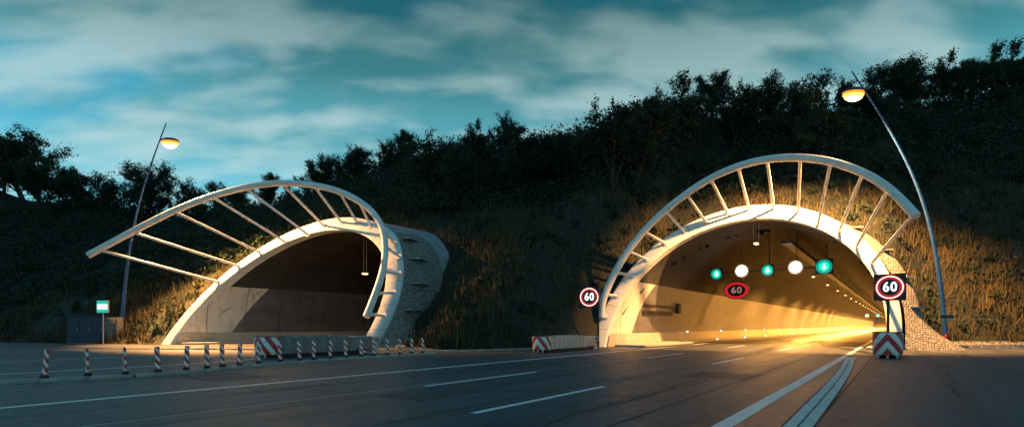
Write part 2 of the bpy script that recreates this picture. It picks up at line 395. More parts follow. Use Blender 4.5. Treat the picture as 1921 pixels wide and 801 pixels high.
# ------------------------------------------------------------------ ground, roads
def sheet(name, poly, z, mat, kind=True, parent=None):
    o = MB().add([(x, y, z) for x, y in poly], [tuple(range(len(poly)))]).build(name, mat, parent)
    if kind: o['kind'] = 'structure'
    return o
def ribbon(name, path, w, z, mat, parent, th=.0):
    P = [np.array(p, float) for p in path]; a, b = [], []
    for i, p in enumerate(P):
        t = P[min(i + 1, len(P) - 1)] - P[max(i - 1, 0)]; t /= np.linalg.norm(t); n = np.array([-t[1], t[0]])
        a.append((*(p + n * w / 2), z)); b.append((*(p - n * w / 2), z))
    return MB().grid([a, b]).build(name, mat, parent)
sheet('ground', [(-900, -400), (900, -400), (900, 1500), (-900, 1500)], 0, M['earth'])
road = sheet('road', [(-18.6, -30), (-1.0, -30), (-1.0, 34), (-1.2, 760), (-15.6, 760), (-15.6, 31), (-18.9, 22), (-18.9, 10)], .008, M['asphalt'])
roadl = sheet('road', [(-140, -42), (-18.8, -42), (-19.0, 22), (-29.5, 23), (-30.6, 27), (-30.6, 420), (-45.0, 420), (-45.0, 17), (-60, 12.5), (-140, -18)], .004, M['asphalt'])
layby = sheet('pavement', [(-.96, -30), (90, -30), (90, 95), (40, 71), (12, 53.5), (2.4, 46.5), (.4, 42), (-.3, 38.5), (-.96, 36)], .012, M['asphalt2'])
# painted markings are parts of the road they lie on
ribbon('edge_line', [(-2.04, y) for y in np.linspace(-8, 34, 30)] + [(-2.04, 300)], .25, .013, M['paint'], road)
ribbon('edge_line', [(-12.75, y) for y in np.linspace(-8, 40, 30)] + [(-12.75, 300)], .22, .013, M['paint'], road)
for X, y0 in ((-9.16, 9.1), (-5.68, 6.75)):
    for k in range(-1, 8):
        ribbon('lane_dash', [(X, y0 + 14 * k), (X, y0 + 14 * k + 4.85)], .15, .013, M['paint'], road)
ribbon('worn_line', [(-9.45, -6), (-9.40, 9), (-9.3, 30)], .12, .0125, M['paintold'], road)
ribbon('worn_line', [(-6.05, -6), (-6.0, 30)], .08, .0125, M['paintold'], road)
for k in range(3):
    ribbon('patch_seam', [(-3.35 - 2.7 * k, -8), (-3.4 - 2.7 * k, 60)], .05, .0125, M['rubber'], road)
for (xa, xb, ya, yb) in ((-8.7, -7.4, 7.2, 9.6), (-12.3, -10.2, 14.5, 18.0), (-5.0, -3.2, 15.0, 17.2), (-16.6, -14.2, 6.5, 8.4), (-4.9, -2.6, 5.2, 6.4)):
    MB().add([(xa, ya, .0118), (xb, ya + .05, .0118), (xb + .03, yb, .0118), (xa - .02, yb - .04, .0118)], [(0, 1, 2, 3)]).build('patch', M['asphalt3'], road)
rr = np.random.default_rng(5)
for (x0, y0, x1, y1) in ((-13.5, 6, -9.4, 7.5), (-7.9, 9.5, -4.0, 10.4), (-16.5, 12, -13, 13.5), (-5.5, 19, -2.3, 19.6), (-11.5, 5.2, -10.9, 14), (-4.3, 6.6, -4.1, 14.5)):
    tt = np.linspace(0, 1, 22); ribbon('sealed_crack', [(x0 + (x1 - x0) * t + rr.normal(0, .05), y0 + (y1 - y0) * t + rr.normal(0, .05)) for t in tt], .05, .0124, M['rubber'], road)
for (x0, y0, x1, y1) in ((.4, 9, 4.5, 12.0), (1.0, 14, 1.4, 26), (3.2, 18, 9, 21)):
    tt = np.linspace(0, 1, 22); ribbon('sealed_crack', [(x0 + (x1 - x0) * t + rr.normal(0, .05), y0 + (y1 - y0) * t + rr.normal(0, .05)) for t in tt], .045, .0165, M['rubber'], layby)
ribbon('edge_line', [(-21.7, -8), (-21.7, 8), (-22.2, 11), (-23.9, 14.5), (-27, 18.5), (-30.2, 22), (-32.2, 26), (-32.6, 31), (-32.6, 200)], .2, .009, M['paint'], roadl)
ribbon('lane_line', [(-28.65, -8), (-28.7, 6), (-29.6, 10), (-32.5, 16), (-35.6, 22), (-36.6, 30), (-36.6, 200)], .15, .009, M['paint'], roadl)
ribbon('edge_line', [(-38, -8), (-39, 4), (-42.0, 14), (-43.4, 20), (-43.4, 200)], .2, .009, M['paint'], roadl)

# slotted drainage channel: two rows of slabs
chan = empty('drainage_channel', (0, 0, 0)); chan['kind'] = 'structure'
cp = np.array([(-1.12, 0.5), (-1.12, 4), (-1.16, 8.6), (-1.24, 14), (-1.33, 18), (-1.46, 22), (-1.62, 25.5), (-1.70, 27.2), (-1.62, 28.6)])
L = np.concatenate([[0], np.cumsum(np.hypot(*np.diff(cp, axis=0).T))])
def along(path, s):
    LL = np.concatenate([[0], np.cumsum(np.hypot(*np.diff(path, axis=0).T))])
    p = np.array([np.interp(s, LL, path[:, 0]), np.interp(s, LL, path[:, 1])]); e = .3
    q = np.array([np.interp(s + e, LL, path[:, 0]), np.interp(s + e, LL, path[:, 1])]); r = np.array([np.interp(s - e, LL, path[:, 0]), np.interp(s - e, LL, path[:, 1])])
    t = (q - r); return p, math.atan2(t[1], t[0])
slabme = [MB().box((0, 0, 0), (.94, .16, .05), bev=.008).mesh('slab') for _ in range(1)]
slabme[0].materials.append(M['slab'])
n = int(L[-1] / .96)
for i in range(n):
    p, a = along(cp, .48 + i * .96)
    for sd in (-1, 1):
        q = p + np.array([-math.sin(a), math.cos(a)]) * .094 * sd
        o = link('slab', slabme[0], None, chan, (q[0], q[1], .004 + random.uniform(-.004, .004)), a + random.uniform(-.008, .008))
ribbon('slot', [tuple(along(cp, s_)[0]) for s_ in np.linspace(.2, L[-1] - .2, 40)], .42, .0145, M['rubber'], chan)

# kerbs laid stone by stone
kst = MB().box((0, 0, 0), (.97, .26, .22), bev=.025).mesh('kerb_stone'); kst.materials.append(M['kerb'])
def kerb(path, label, z=.0):
    k = empty('kerb', (0, 0, 0)); tag(k, label, None, None, 'structure'); path = np.array(path, float)
    tot = np.hypot(*np.diff(path, axis=0).T).sum()
    for i in range(int(tot)):
        p, a = along(path, .5 + i)
        link('kerb_stone', kst, None, k, (p[0], p[1], z + random.uniform(-.006, .006)), a + random.uniform(-.006, .006))
    return k
BOL = [(-17.82, 4.05), (-17.66, 4.92), (-17.45, 5.71), (-17.42, 6.51), (-17.55, 7.32), (-17.72, 8.0), (-17.95, 8.6), (-18.22, 9.27), (-18.5, 10.1), (-18.72, 11.06), (-18.82, 11.93), (-18.88, 12.58), (-18.98, 13.4), (-19.02, 14.21), (-19.08, 15.05), (-19.1, 15.8), (-19.12, 16.58), (-19.13, 17.35), (-19.15, 18.12), (-19.15, 18.85)]
kerb([(-18.6, -3), (-18.1, 2.5)] + BOL + [(-19.16, 20.2)], 'low kerb carrying the row of striped bollards')
kerb([(-28.6, 20.4), (-24, 20.9), (-20.4, 22.5), (-18.4, 26.4), (-17.3, 30.6)], 'kerb at the foot of the grass between the tunnels', -.02)

# ------------------------------------------------------------------ tunnel portals
HOOP = {
 'right': [(-8.45, -1.95, 2.0), (-8.53, -1.87, 2.62), (-8.51, -1.4, 3.58), (-8.32, -1.03, 4.35), (-8.02, -.52, 5.41), (-7.62, .01, 6.51), (-6.54, .9, 8.36), (-5.24, 1.55, 9.72), (-3.8, 2.11, 10.9), (-2.28, 2.62, 11.92), (-.4, 2.93, 12.55), (1.39, 2.94, 12.68), (3.25, 2.78, 12.40), (5.04, 2.46, 11.75), (6.74, 1.92, 10.69), (7.98, 1.32, 9.46), (8.74, .74, 8.29), (9.26, .3, 7.39)],
 'left': [(-10.24, -7.21, 6.6), (-8.73, -5.04, 8.43), (-7.2, -2.9, 10.19), (-5.52, -.91, 11.51), (-3.68, .85, 12.28), (-2.38, 1.99, 12.6), (-1.51, 2.68, 12.7), (.49, 4.09, 12.6), (2.41, 5.14, 12.05), (4.09, 5.82, 11.15), (5.47, 6.18, 10.07), (6.41, 6.18, 8.91), (7.1, 5.86, 7.52), (7.54, 5.41, 6.23), (7.81, 4.91, 5.05), (7.95, 4.07, 3.45), (8.02, 3.32, 2.08)]}
STRUT = {
 'right': [((-8.28, -1.54, 2.11), (-8.41, -2.0, 2.12)), ((-7.99, -.41, 3.61), (-8.40, -1.39, 3.62)), ((-7.31, .87, 5.13), (-7.98, -.61, 5.3)), ((-6.6, 1.96, 6.36), (-7.4, .15, 6.9)), ((-5.65, 3.14, 7.59), (-6.5, .88, 8.35)), ((-4.56, 4.17, 8.53), (-5.2, 1.52, 9.72)), ((-3.24, 5.11, 9.21), (-3.86, 2.08, 10.83)), ((-1.9, 6.06, 9.89), (-2.25, 2.58, 11.85)), ((-.55, 6.70, 10.1), (-.4, 2.9, 12.5)), ((1.03, 7.25, 10.08), (1.44, 2.9, 12.6)), ((2.58, 7.53, 9.68), (3.3, 2.75, 12.33)), ((3.88, 7.32, 8.69), (5.12, 2.42, 11.68)), ((5.15, 7.29, 7.97), (6.74, 1.9, 10.6)), ((6.17, 6.82, 6.75), (8.05, 1.25, 9.3)), ((7.03, 6.3, 5.52), (9.15, .35, 7.5))],
 'left': [((-7.29, .78, 5.0), (-9.8, -6.75, 6.95)), ((-6.47, 2.01, 6.37), (-8.62, -4.93, 8.5)), ((-5.44, 3.2, 7.57), (-7.08, -2.8, 10.2)), ((-3.87, 4.41, 8.51), (-5.4, -.85, 11.5)), ((-2.07, 5.43, 9.05), (-3.6, .88, 12.2)), ((-1.17, 6.29, 9.84), (-1.42, 2.68, 12.6)), ((.35, 6.96, 10.02), (.58, 4.1, 12.5)), ((1.78, 7.41, 9.93), (2.42, 5.1, 12.0)), ((3.18, 7.64, 9.53), (4.2, 5.82, 11.05)), ((4.75, 7.75, 8.85), (5.55, 6.18, 9.95)), ((6.05, 7.6, 7.85), (6.52, 6.16, 8.7)), ((7.1, 7.15, 6.7), (7.16, 5.82, 7.35)), ((7.87, 6.46, 5.32), (7.75, 5.1, 5.4)), ((8.22, 5.59, 3.86), (7.93, 4.25, 3.8)), ((8.45, 4.51, 2.16), (8.0, 3.4, 2.25))]}
def smooth_path(P, n):
    P = np.array(P, float)
    for _ in range(2):      # calm the measured points a little
        Q = P.copy(); Q[1:-1] = .5 * P[1:-1] + .25 * (P[:-2] + P[2:]); P = .5 * Q + .5 * P
    L = np.concatenate([[0], np.cumsum(np.linalg.norm(np.diff(P, axis=0), axis=1))])
    out = []
    for s in np.linspace(0, L[-1], n):
        i = min(max(np.searchsorted(L, s) - 1, 0), len(P) - 2); t = (s - L[i]) / (L[i + 1] - L[i])
        p0, p1, p2, p3 = P[max(i - 1, 0)], P[i], P[i + 1], P[min(i + 2, len(P) - 1)]
        out.append(.5 * ((2 * p1) + (-p0 + p2) * t + (2 * p0 - 5 * p1 + 4 * p2 - p3) * t * t + (-p0 + 3 * p1 - 3 * p2 + p3) * t ** 3))
    return out
def portal(side, label, length, walk):
    cx, cy = PORT[side]; P = empty('tunnel_portal', (cx, cy, 0)); tag(P, label, 'tunnel', 'tunnel mouths in the hillside')
    TKN = .92; N = 72
    def ths(o): return np.linspace(th0(o), math.pi - th0(o), N)
    def loft(o, back, zfix=None):
        out = []
        for t in np.linspace(0, 1, N):
            th = th0(o) + (math.pi - 2 * th0(o)) * t; x, z = sec(o * (.86 + .42 * max(0, math.sin(th)) ** 2) if o > .1 else o, th); out.append((x, cut(x, z) + back, z))
        return out
    # ring: inner return, chamfer, front face, chamfer, outer return
    MB().grid([loft(.003, .9), loft(.003, .06), loft(.06, 0), loft(TKN - .08, 0), loft(TKN, .08), loft(TKN, .75)]).build('portal_ring', M['ring'], P, True)
    MB().grid([loft(TKN - .02, .7), loft(TKN - .02, 9)]).build('shell', M['shell'], P, True)
    # lining in three heights
    def lining(name, z0, z1, o, mat, y0=.55, ys=(0, 4, 10, 20, 40, 80, 160, 320, length)):
        for sgn in (0, 1):
            rows = []
            ta, tb = th_at(o, z0) if z0 > 0 else th0(o), th_at(o, z1)
            for t in np.linspace(ta, tb, 14):
                th = t if sgn == 0 else math.pi - t
                x, z = sec(o, th); st = cut(x, z) + y0
                rows.append([(x, st + k, z) for k in ys])
            MB().grid(rows).build(name, mat, P, True)
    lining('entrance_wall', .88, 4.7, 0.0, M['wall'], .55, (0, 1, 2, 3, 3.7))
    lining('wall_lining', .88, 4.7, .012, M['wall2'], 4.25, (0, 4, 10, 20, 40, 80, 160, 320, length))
    lining('wall_plinth', 0.0, .90, -.09, M['plinth'], .30)
    rows = []
    for th in np.linspace(th_at(0, 4.55), math.pi - th_at(0, 4.55), 60):
        x, z = sec(.03, th); st = cut(x, z) + .55
        rows.append([(x, st + k, z) for k in (0, 4, 10, 20, 40, 80, 160, 320, length)])
    MB().grid(rows).build('vault', M['vault'], P, True)
    # raised walkways with kerb edge
    for (xa, xb) in walk:
        ya = max(cut(xa, 0), cut(xb, 0)) + .2
        MB().box(((xa + xb) / 2, ya + length / 2, .075), (abs(xb - xa), length, .15), bev=.02).build('walkway', M['plinth'], P)
    # end wall far inside
    MB().box((0, length + 6, 5), (18, .4, 11)).build('end_wall', M['plinth'], P)
    # cobbled facing behind the ring, flaring out at the foot
    for sgn in (1, -1):
        rows = []
        for t in np.linspace(0, 1, 40):
            z = 10.2 * (1 - t) ** 1.0
            th = th_at(TKN, max(z, 0.02)); 
            x, z2 = sec(TKN + .03, th)
            fl = (.82 if side == 'right' else .5) + (1.9 * max(0, (2.4 - z) / 2.4) ** 2 if (sgn > 0) else .5 * max(0, (2.4 - z) / 2.4) ** 2)
            fl *= min(1, .25 + (10.2 - z) / 2.5)
            row = []
            for k, (bk, wf) in enumerate(((.5, 0), (.9, .5), (1.5, 1.0), (2.6, 1.12), (4.0, 1.2))):
                xx = (x + fl * wf) * sgn; row.append((xx, cut(sgn * x, max(z, 0)) + bk, z - .05 * wf))
            rows.append(row)
        MB().grid(rows).build('cobbled_facing', M['cobble'], P, True)
    # ledges stepping the facing
    for z in (2.6, 4.6, 6.6, 8.4):
        th = th_at(TKN, z); x, _ = sec(TKN + .03, th); x += .35
        MB().box((x + .18, cut(x, z) + 1.55, z), (.80, 1.5, .09), rz=.3).build('ledge', M['shell'], P)
    # hoop and struts
    hp = smooth_path(HOOP[side], 90)
    MB().tube(hp, .245, 18).build('hoop', M['steelwhite'], P, True)
    for b, h in STRUT[side]:
        b, h = np.array(b), np.array(h); hh = min(hp, key=lambda q: np.linalg.norm(q - h)); h = .35 * h + .65 * np.array(hh)
        d = (h - b) / np.linalg.norm(h - b)
        MB().tube([b - d * .12, h], .105, 10).build('strut', M['steelwhite'], P, True)
        MB().tube([h - d * .36, h - d * .29], .135, 12).build('flange', M['steelwhite'], P, True)
        nrm = np.array([SK, -1, KL]); nrm /= np.linalg.norm(nrm)
        MB().tube([b - nrm * .03, b + nrm * .045], .24, 12).build('base_plate', M['steelwhite'], P, True)
    return P
portal('right', 'nearly head-on tunnel mouth glowing yellow inside, with white hoop above', 480, ((-7.55, -5.35), (6.9, 7.55)))
portal('left', 'dark tunnel mouth seen at a slant, its white hoop reaching far left', 380, ((-7.6, -6.2), (6.2, 7.6)))

# ------------------------------------------------------------------ crash cushions
def cushion(loc, rz, half, height, bays, blen, label, bodymat):
    P = empty('crash_cushion', loc, rz); tag(P, label, 'crash cushion', 'crash cushions with chevron noses')
    zb = .16
    # wrapped nose: front at -y, sides swept back
    prof = []
    for t in np.linspace(-1, 1, 21):
        a = t * math.pi / 2; prof.append((half * math.copysign(abs(math.sin(a)) ** .72, a), -(.42 * abs(math.cos(a)) ** .8)))
    prof = [(-half, .28)] + prof + [(half, .28)]
    s = [0]
    for p, q in zip(prof[:-1], prof[1:]): s.append(s[-1] + math.hypot(q[0] - p[0], q[1] - p[1]))
    mid = s[-1] / 2; rows = [[(x * k, y * k, z) for x, y in prof] for z, k in ((zb, .93), (zb + .05, .955), (zb + height * .5, .98), (zb + height - .04, 1.0), (zb + height, .98))]
    m = MB().grid(rows); top = len(m.v)
    m.add([(x * .98, y * .98, zb + height) for x, y in prof], [tuple(range(len(prof)))])
    me = m.mesh('nose', True); me.materials.append(M['chevron']); uv = me.uv_layers.new(name='UVMap'); npf = len(prof)
    for lp in me.loops:
        i = lp.vertex_index % npf; uv.data[lp.index].uv = (s[i] - mid, me.vertices[lp.vertex_index].co.z - zb)
    link('nose', me, None, P)
    MB().box((0, .15, zb + height + .02), (half * 2.02, .9, .03), bev=.012).build('nose_cap', M['dark'], P)
    bm = MB()
    y0, h2 = .26, height * .93
    for sx in (-1, 1):     # a corrugated fender each side of the bay: lips proud of the panel behind
        pts = [(half * .96, 0), (half * 1.02, .02), (half * 1.02, .10), (half * .95, .16), (half * .93, blen * .6), (half * .95, blen)]
        bm.grid([[(sx * x, y, zb + .02 + z) for x, y in pts] for z in (0, h2)])
    bm.box((0, .06, zb + h2 + .03), (half * 1.98, .07, .10)); bm.box((0, blen / 2, zb + h2 - .02), (half * 1.85, blen, .03)); bm.box((0, blen / 2, zb + h2 * .5), (half * 1.5, blen * .98, h2 * .9))
    bme = bm.mesh('bay'); bme.materials.append(bodymat)
    for k in range(bays): link('bay', bme, None, P, (0, y0 + k * blen, 0))
    ye = y0 + bays * blen
    MB().box((0, ye + .55, zb + h2 / 2 + .02), (half * 1.9, 1.1, h2), bev=.06).build('rear_box', bodymat, P)
    rb = MB(); rb.box((half * .3, ye + 1.35, zb + height * .55), (half * .9, .5, .10)); rb.box((half * .3, ye + 1.35, zb + height * .85), (half * .9, .5, .08)); rb.box((half * .3, ye + 1.62, zb + height * .7), (half * 1.1, .10, height * .42)); rb.box((half * .2, ye + 1.4, zb + .02), (half * .8, .4, .36)); rb.build('rear_bracket', M['galv'], P)
    sk = MB()
    for sx in (-1, 1): sk.box((sx * half * .6, ye / 2 + .2, zb * .5 + .012), (.16, ye + .5, zb - .01))
    sk.build('skid', M['rubber'], P)
    for sx in (-.62, 0, .62): MB().tube([(sx * half, -.30, .02), (sx * half, -.30, zb)], .05, 8).build('foot', M['galv'], P)
    return P
cushion((-15.62, 24.25, .01), 0, .47, .70, 9, .46, 'crash cushion with tan corrugated sides left of the bright tunnel entrance', M['galv'])
cushion((-23.1, 13.0, .006), 0, .62, .78, 7, .60, 'long grey crash cushion behind the striped bollards', M['steeldark'])
cushion((-.38, 29.0, .014), 0, .56, .98, 4, .55, 'crash cushion nose with red and white chevrons below the right speed sign', M['galv'])

# ------------------------------------------------------------------ bollards
bp = MB(); bp.box((0, 0, .045), (.19, .16, .09), bev=.03); base_me = bp.mesh('base'); base_me.materials.append(M['rubber'])
pl = MB()
prof = [(-.066, -.016), (-.048, -.03), (.048, -.03), (.066, -.016), (.066, .016), (.048, .03), (-.048, .03), (-.066, .016)]
rows = [[(x * k, y * k, z) for x, y in prof + prof[:1]] for z, k in ((.08, .95), (.14, 1), (.70, 1), (.735, .96), (.75, .7))]
pl.grid(rows); pl.add([(x * .7, y * .7, .75) for x, y in prof], [tuple(range(8))]); panel_me = pl.mesh('panel', True); panel_me.materials.append(M['stripes'])
cl = MB().box((0, 0, .085), (.15, .08, .05), bev=.012).mesh('collar'); cl.materials.append(M['red'])
for i, (x, y) in enumerate(BOL):
    P = empty('bollard', (x, y, .10)); face = math.atan2(x - 0, y) 
    P.rotation_euler = (random.uniform(-.05, .05), random.uniform(-.06, .06), -face * .8 + random.uniform(-.2, .2))
    if i == 0: P.rotation_euler = (0, .13, -face * .3); 
    if i in (1, 2): P.rotation_euler[2] = -face * .3 - .4
    tag(P, ('tilted slim bollard at the left end of the striped row on the kerb' if i == 0 else nth(i) + ' red and white striped bollard from the left on the kerb' if i < 19 else 'red and white striped bollard at the right end of the row on the kerb'), 'bollard', 'striped bollards along the kerb')
    link('base', base_me, None, P); link('panel', panel_me, None, P); link('collar', cl, None, P)

# ------------------------------------------------------------------ street lamps
def catpath(pts, n):
    return smooth_path(pts, n)
def street_lamp(pixpts, depth, headpx, label, aim, cone, power=1.0):
    base = at(pixpts[0][0], 611, depth); base[2] = 0
    P = empty('street_lamp', tuple(base)); tag(P, label, 'street lamp', 'curved street lamps beside the tunnels')
    pts = [at(px, py, depth) - base for px, py in pixpts]; pts[0][2] = 0.0
    path = catpath(pts, 60); rad = [.165 - .125 * (i / 59) ** .9 for i in range(60)]
    MB().tube(path, rad, 14).build('mast', M['mast'], P, True)
    MB().tube([(0, 0, -.02), (0, 0, .55), (0, 0, .72)], [.24, .24, .19], 16).build('foot', M['rubber'], P, True)
    MB().tube([(0, 0, .72), (0, 0, .92)], [.22, .20], 16).build('collar', M['red'], P, True)
    h = at(*headpx, depth) - base
    top = np.array(min(path, key=lambda q: abs(q[2] - (h[2] + .35))))
    d = h - top; d[2] = 0; ln = max(np.linalg.norm(d), .3); d /= np.linalg.norm(d)
    MB().tube([top, top + d * ln * .5 + np.array([0, 0, .06]), h + np.array([0, 0, .26])], .045, 8).build('bracket', M['galv'], P, True)
    a = math.atan2(d[1], d[0])
    hm = MB(); n = 16
    for z, k in ((.30, .25), (.27, .75), (.16, 1.0), (.06, 1.0)): pass
    rows = [[(.72 * k * math.cos(g) * math.cos(a) - .48 * k * math.sin(g) * math.sin(a) + h[0], .72 * k * math.cos(g) * math.sin(a) + .48 * k * math.sin(g) * math.cos(a) + h[1], h[2] + z) for g in np.linspace(0, 2 * math.pi, n + 1)] for z, k in ((.36, .2), (.33, .7), (.24, .97), (.14, 1.0), (.10, .96))]
    hm.grid(rows).build('lamp_head', M['dark'], P, True)
    def bowl(name, mat, zk):
        MB().grid([[(.66 * k * math.cos(g) * math.cos(a) - .44 * k * math.sin(g) * math.sin(a) + h[0], .66 * k * math.cos(g) * math.sin(a) + .44 * k * math.sin(g) * math.cos(a) + h[1], h[2] + z) for g in np.linspace(0, 2 * math.pi, n + 1)] for z, k in zk]).build(name, mat, P, True)
    bowl('lens_rim', M['e_street_rim'], ((.12, 1.0), (.02, 1.03), (-.06, 1.0)))
    bowl('lens', M['e_street'], ((-.06, 1.0), (-.16, .94), (-.26, .82)))
    bowl('burner', M['e_street_hot'], ((-.26, .82), (-.38, .58), (-.45, .30), (-.47, .02)))
    ld = bpy.data.lights.new('lamp_light', 'SPOT'); ld.energy = STREET_W * power; ld.color = STREET_COL; ld.shadow_soft_size = .16; ld.spot_size = math.radians(cone); ld.spot_blend = .55
    lo = bpy.data.objects.new('lamp_light', ld); col.objects.link(lo); lo.parent = P; lo.location = (h[0], h[1], h[2] - .70)
    lo.rotation_euler = (Vector(aim) - Vector(base) - Vector(lo.location)).to_track_quat('-Z', 'Y').to_euler()   # the luminaire is tilted towards its tunnel mouth
    return P
lr = street_lamp([(1775, 653), (1772, 610), (1767, 550), (1756, 470), (1738, 392), (1714, 328), (1680, 262), (1646, 207), (1620, 168), (1598, 134)], 35.0, (1601, 177), 'tall blue curved street lamp right of the bright tunnel', (-5.5, 46.5, 4.0), 124)
MB().box((0.02, -.24, 2.05), (.84, .07, .22), rz=TH * .0 + .6).build('plate', M['dark'], lr)
fr = MB(); 
for dz in (-.125, .125): fr.box((0.02, -.27, 2.05 + dz), (.88, .06, .03), rz=.6)
fr.build('plate_rim', M['galv'], lr)
ll = street_lamp([(225, 643), (229, 600), (235, 530), (243, 462), (260, 380), (281, 314), (299, 265), (312, 231)], 45.0, (319, 268), 'tall curved street lamp left of the dark tunnel', (-45.2, 24.0, 4.5), 98, 1.6)

# ------------------------------------------------------------------ lit speed signs
def text_mesh(s, size, bold=0.0, ext=0.0):
    cu = bpy.data.curves.new('t', 'FONT'); cu.body = s; cu.size = size; cu.align_x = 'CENTER'; cu.align_y = 'CENTER'; cu.offset = bold; cu.extrude = ext; cu.resolution_u = 4
    ob = bpy.data.objects.new('t', cu); col.objects.link(ob); dg = bpy.context.evaluated_depsgraph_get()
    me = bpy.data.meshes.new_from_object(ob.evaluated_get(dg)); bpy.data.objects.remove(ob)
    return me
def upright(me, sx, sz, dx, y, z):
    for v in me.vertices:
        x, yy, zz = v.co; v.co = (x * sx + dx, y - zz, yy * sz + z)
    return me
def speed_sign(base, zc, rz, size, postdx, label):
    P = empty('speed_limit_sign', base, rz); tag(P, label, 'traffic sign', 'lit sixty speed limit signs')
    h = size / 2
    MB().box((0, .12, zc), (size, .24, size), bev=.03).build('housing', M['dark'], P)
    vz = MB(); 
    for sx in (-1, 1): vz.box((sx * (h - .015), -.03, zc), (.03, .10, size))
    vz.box((0, -.03, zc + h - .015), (size - .06, .10, .03)); vz.build('hood', M['dark'], P)
    r = size * .435
    MB().disc((0, -.004, zc), r * .90, r * .99).build('ring', M['e_ring'], P)
    MB().disc((0, -.003, zc), r * .99, r * 1.08).build('ring_glow_edge', M['e_redring'], P)
    MB().disc((0, -.003, zc), r * .70, r * .90).build('ring_inner_edge', M['e_redring'], P)
    for ch, dx in (('6', -.115 * size), ('0', .125 * size)):
        me = upright(text_mesh(ch, size * .50, .012 * size), .84, 1.0, dx, -.006, zc); me.materials.append(M['e_white2']); link('digit', me, None, P)
    MB().tube([(postdx, .16, 0), (postdx, .16, zc + h * .3)], .07, 12).build('post', M['dark'], P, True)
    MB().box((postdx, .16, .02), (.34, .34, .04)).build('foot_plate', M['galv'], P)
    MB().box((postdx * .75, .22, zc), (abs(postdx) * .5 + .2, .05, .12)).build('bracket', M['galv'], P)
    return P
speed_sign((-.36, 34.2, .01), 3.46, .08, 1.38, -.06, 'lit speed limit sign reading 60 above the chevron crash cushion')
speed_sign((-16.95, 32.3, 0), 3.40, .35, 1.42, .60, 'lit speed limit sign reading 60 left of the bright tunnel')

# ------------------------------------------------------------------ lane signals hung inside the right tunnel
GY_ = 50.0
gan = empty('signal_gantry', (-9.1, GY_ + .25, 0)); tag(gan, 'thin rail hung across the bright tunnel carrying the lane signals', 'gantry')
MB().box((0, 0, 6.25), (9.6, .10, .12)).build('rail', M['dark'], gan)
for x in (-4.4, -2.2, 0.1, 2.2, 4.4):
    zt = math.sqrt(max(R0 ** 2 - (x - .6) ** 2, 0)) * BV + ZC - .05
    MB().tube([(x, .05, 6.2), (x, .05, zt)], .035, 8).build('hanger', M['dark'], gan, True)
names = ['leftmost', 'middle', 'rightmost']
FAR = [(-10.7, 270.0, 5.9, 'left'), (-6.9, 272.0, 5.9, 'right')]
for i, (x, z, k) in enumerate(((-13.34, 6.14, 1.0), (-9.09, 6.22, 1.0), (-4.88, 6.26, 1.25))):
    P = empty('lane_signal', (x, GY_, z)); tag(P, names[i] + ' of the three green lane lights in the bright tunnel', 'lane signal', 'green lane signals on the gantry')
    MB().box((0, .12, 0), (1.0 * k, .22, 1.0 * k), bev=.03).build('housing', M['dark'], P)
    MB().disc((0, -.004, 0), .30 * k, .47 * k).build('lens', M['e_green_bloom'], P); MB().disc((0, -.004, 0), 0, .30 * k).build('led_cluster', M['e_green'], P)  # bloom of the LEDs drawn in as the dim outer ring
    ar = MB().add([(-.07, -.01, .24), (.07, -.01, .24), (.07, -.01, -.02), (-.07, -.01, -.02)], [(0, 1, 2, 3)]).add([(-.20, -.01, -.02), (.20, -.01, -.02), (0, -.01, -.24)], [(0, 1, 2)]); ar.build('arrow', M['e_core'], P)
    vz = MB(); rows = [[(.485 * k * math.cos(g), y, .485 * k * math.sin(g)) for g in np.linspace(-.2, math.pi + .2, 17)] for y in (.0, -.28)]; vz.grid(rows).build('visor', M['dark'], P, True)
for x, y, z, w in FAR:
    P = empty('lane_signal', (x, y, z)); tag(P, w + ' of the two tiny green lights far down the bright tunnel', 'lane signal', 'far green lane signals')
    MB().box((0, .12, 0), (1.5, .22, 1.5), bev=.03).build('housing', M['dark'], P); MB().disc((0, -.004, 0), 0, .66).build('lens', M['e_green'], P); MB().disc((0, -.01, 0), 0, .3).build('lamp', M['e_core'], P)
    MB().tube([(0, .12, .7), (0, .12, 9.0 - z)], .04, 6).build('hanger', M['dark'], P)
for i, (x, z) in enumerate(((-11.2, 6.3), (-6.96, 6.35))):
    P = empty('lit_round_sign', (x, GY_, z)); tag(P, ('left' if i == 0 else 'right') + ' of the two round white lit signs hung in the bright tunnel', 'traffic sign', 'round lit signs on the gantry')
    m = MB(); rows = [[(.62 * math.cos(g), y, .62 * math.sin(g)) for g in np.linspace(0, 2 * math.pi, 33)] for y in (0, .2)]; m.grid(rows); m.disc((0, .2, 0), 0, .62); m.disc((0, 0.0, 0), .55, .62); m.build('housing', M['galv'], P)
    MB().disc((0, -.003, 0), .46, .55).build('rim', M['e_amber'], P)
    MB().disc((0, -.004, 0), 0, .46).build('face', M['e_white'], P)

P = empty('oval_reflection', (-13.5, 58.0, 5.1)); tag(P, 'dim red oval imitating a reflected 60 sign below the signals in the bright tunnel', 'sign')  # added glowing oval, stands in for a blurred reflection of the speed sign
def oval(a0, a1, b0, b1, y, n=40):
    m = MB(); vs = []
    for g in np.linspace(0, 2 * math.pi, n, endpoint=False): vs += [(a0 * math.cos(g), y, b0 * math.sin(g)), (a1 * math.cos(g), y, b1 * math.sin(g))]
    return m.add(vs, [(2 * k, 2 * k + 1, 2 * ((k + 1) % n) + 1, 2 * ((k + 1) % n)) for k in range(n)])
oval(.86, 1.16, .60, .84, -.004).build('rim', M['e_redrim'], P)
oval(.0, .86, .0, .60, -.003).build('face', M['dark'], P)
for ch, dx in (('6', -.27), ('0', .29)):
    me = upright(text_mesh(ch, .95, .02), 1.05, .95, dx, -.006, 0); me.materials.append(M['e_dim']); link('digit', me, None, P)
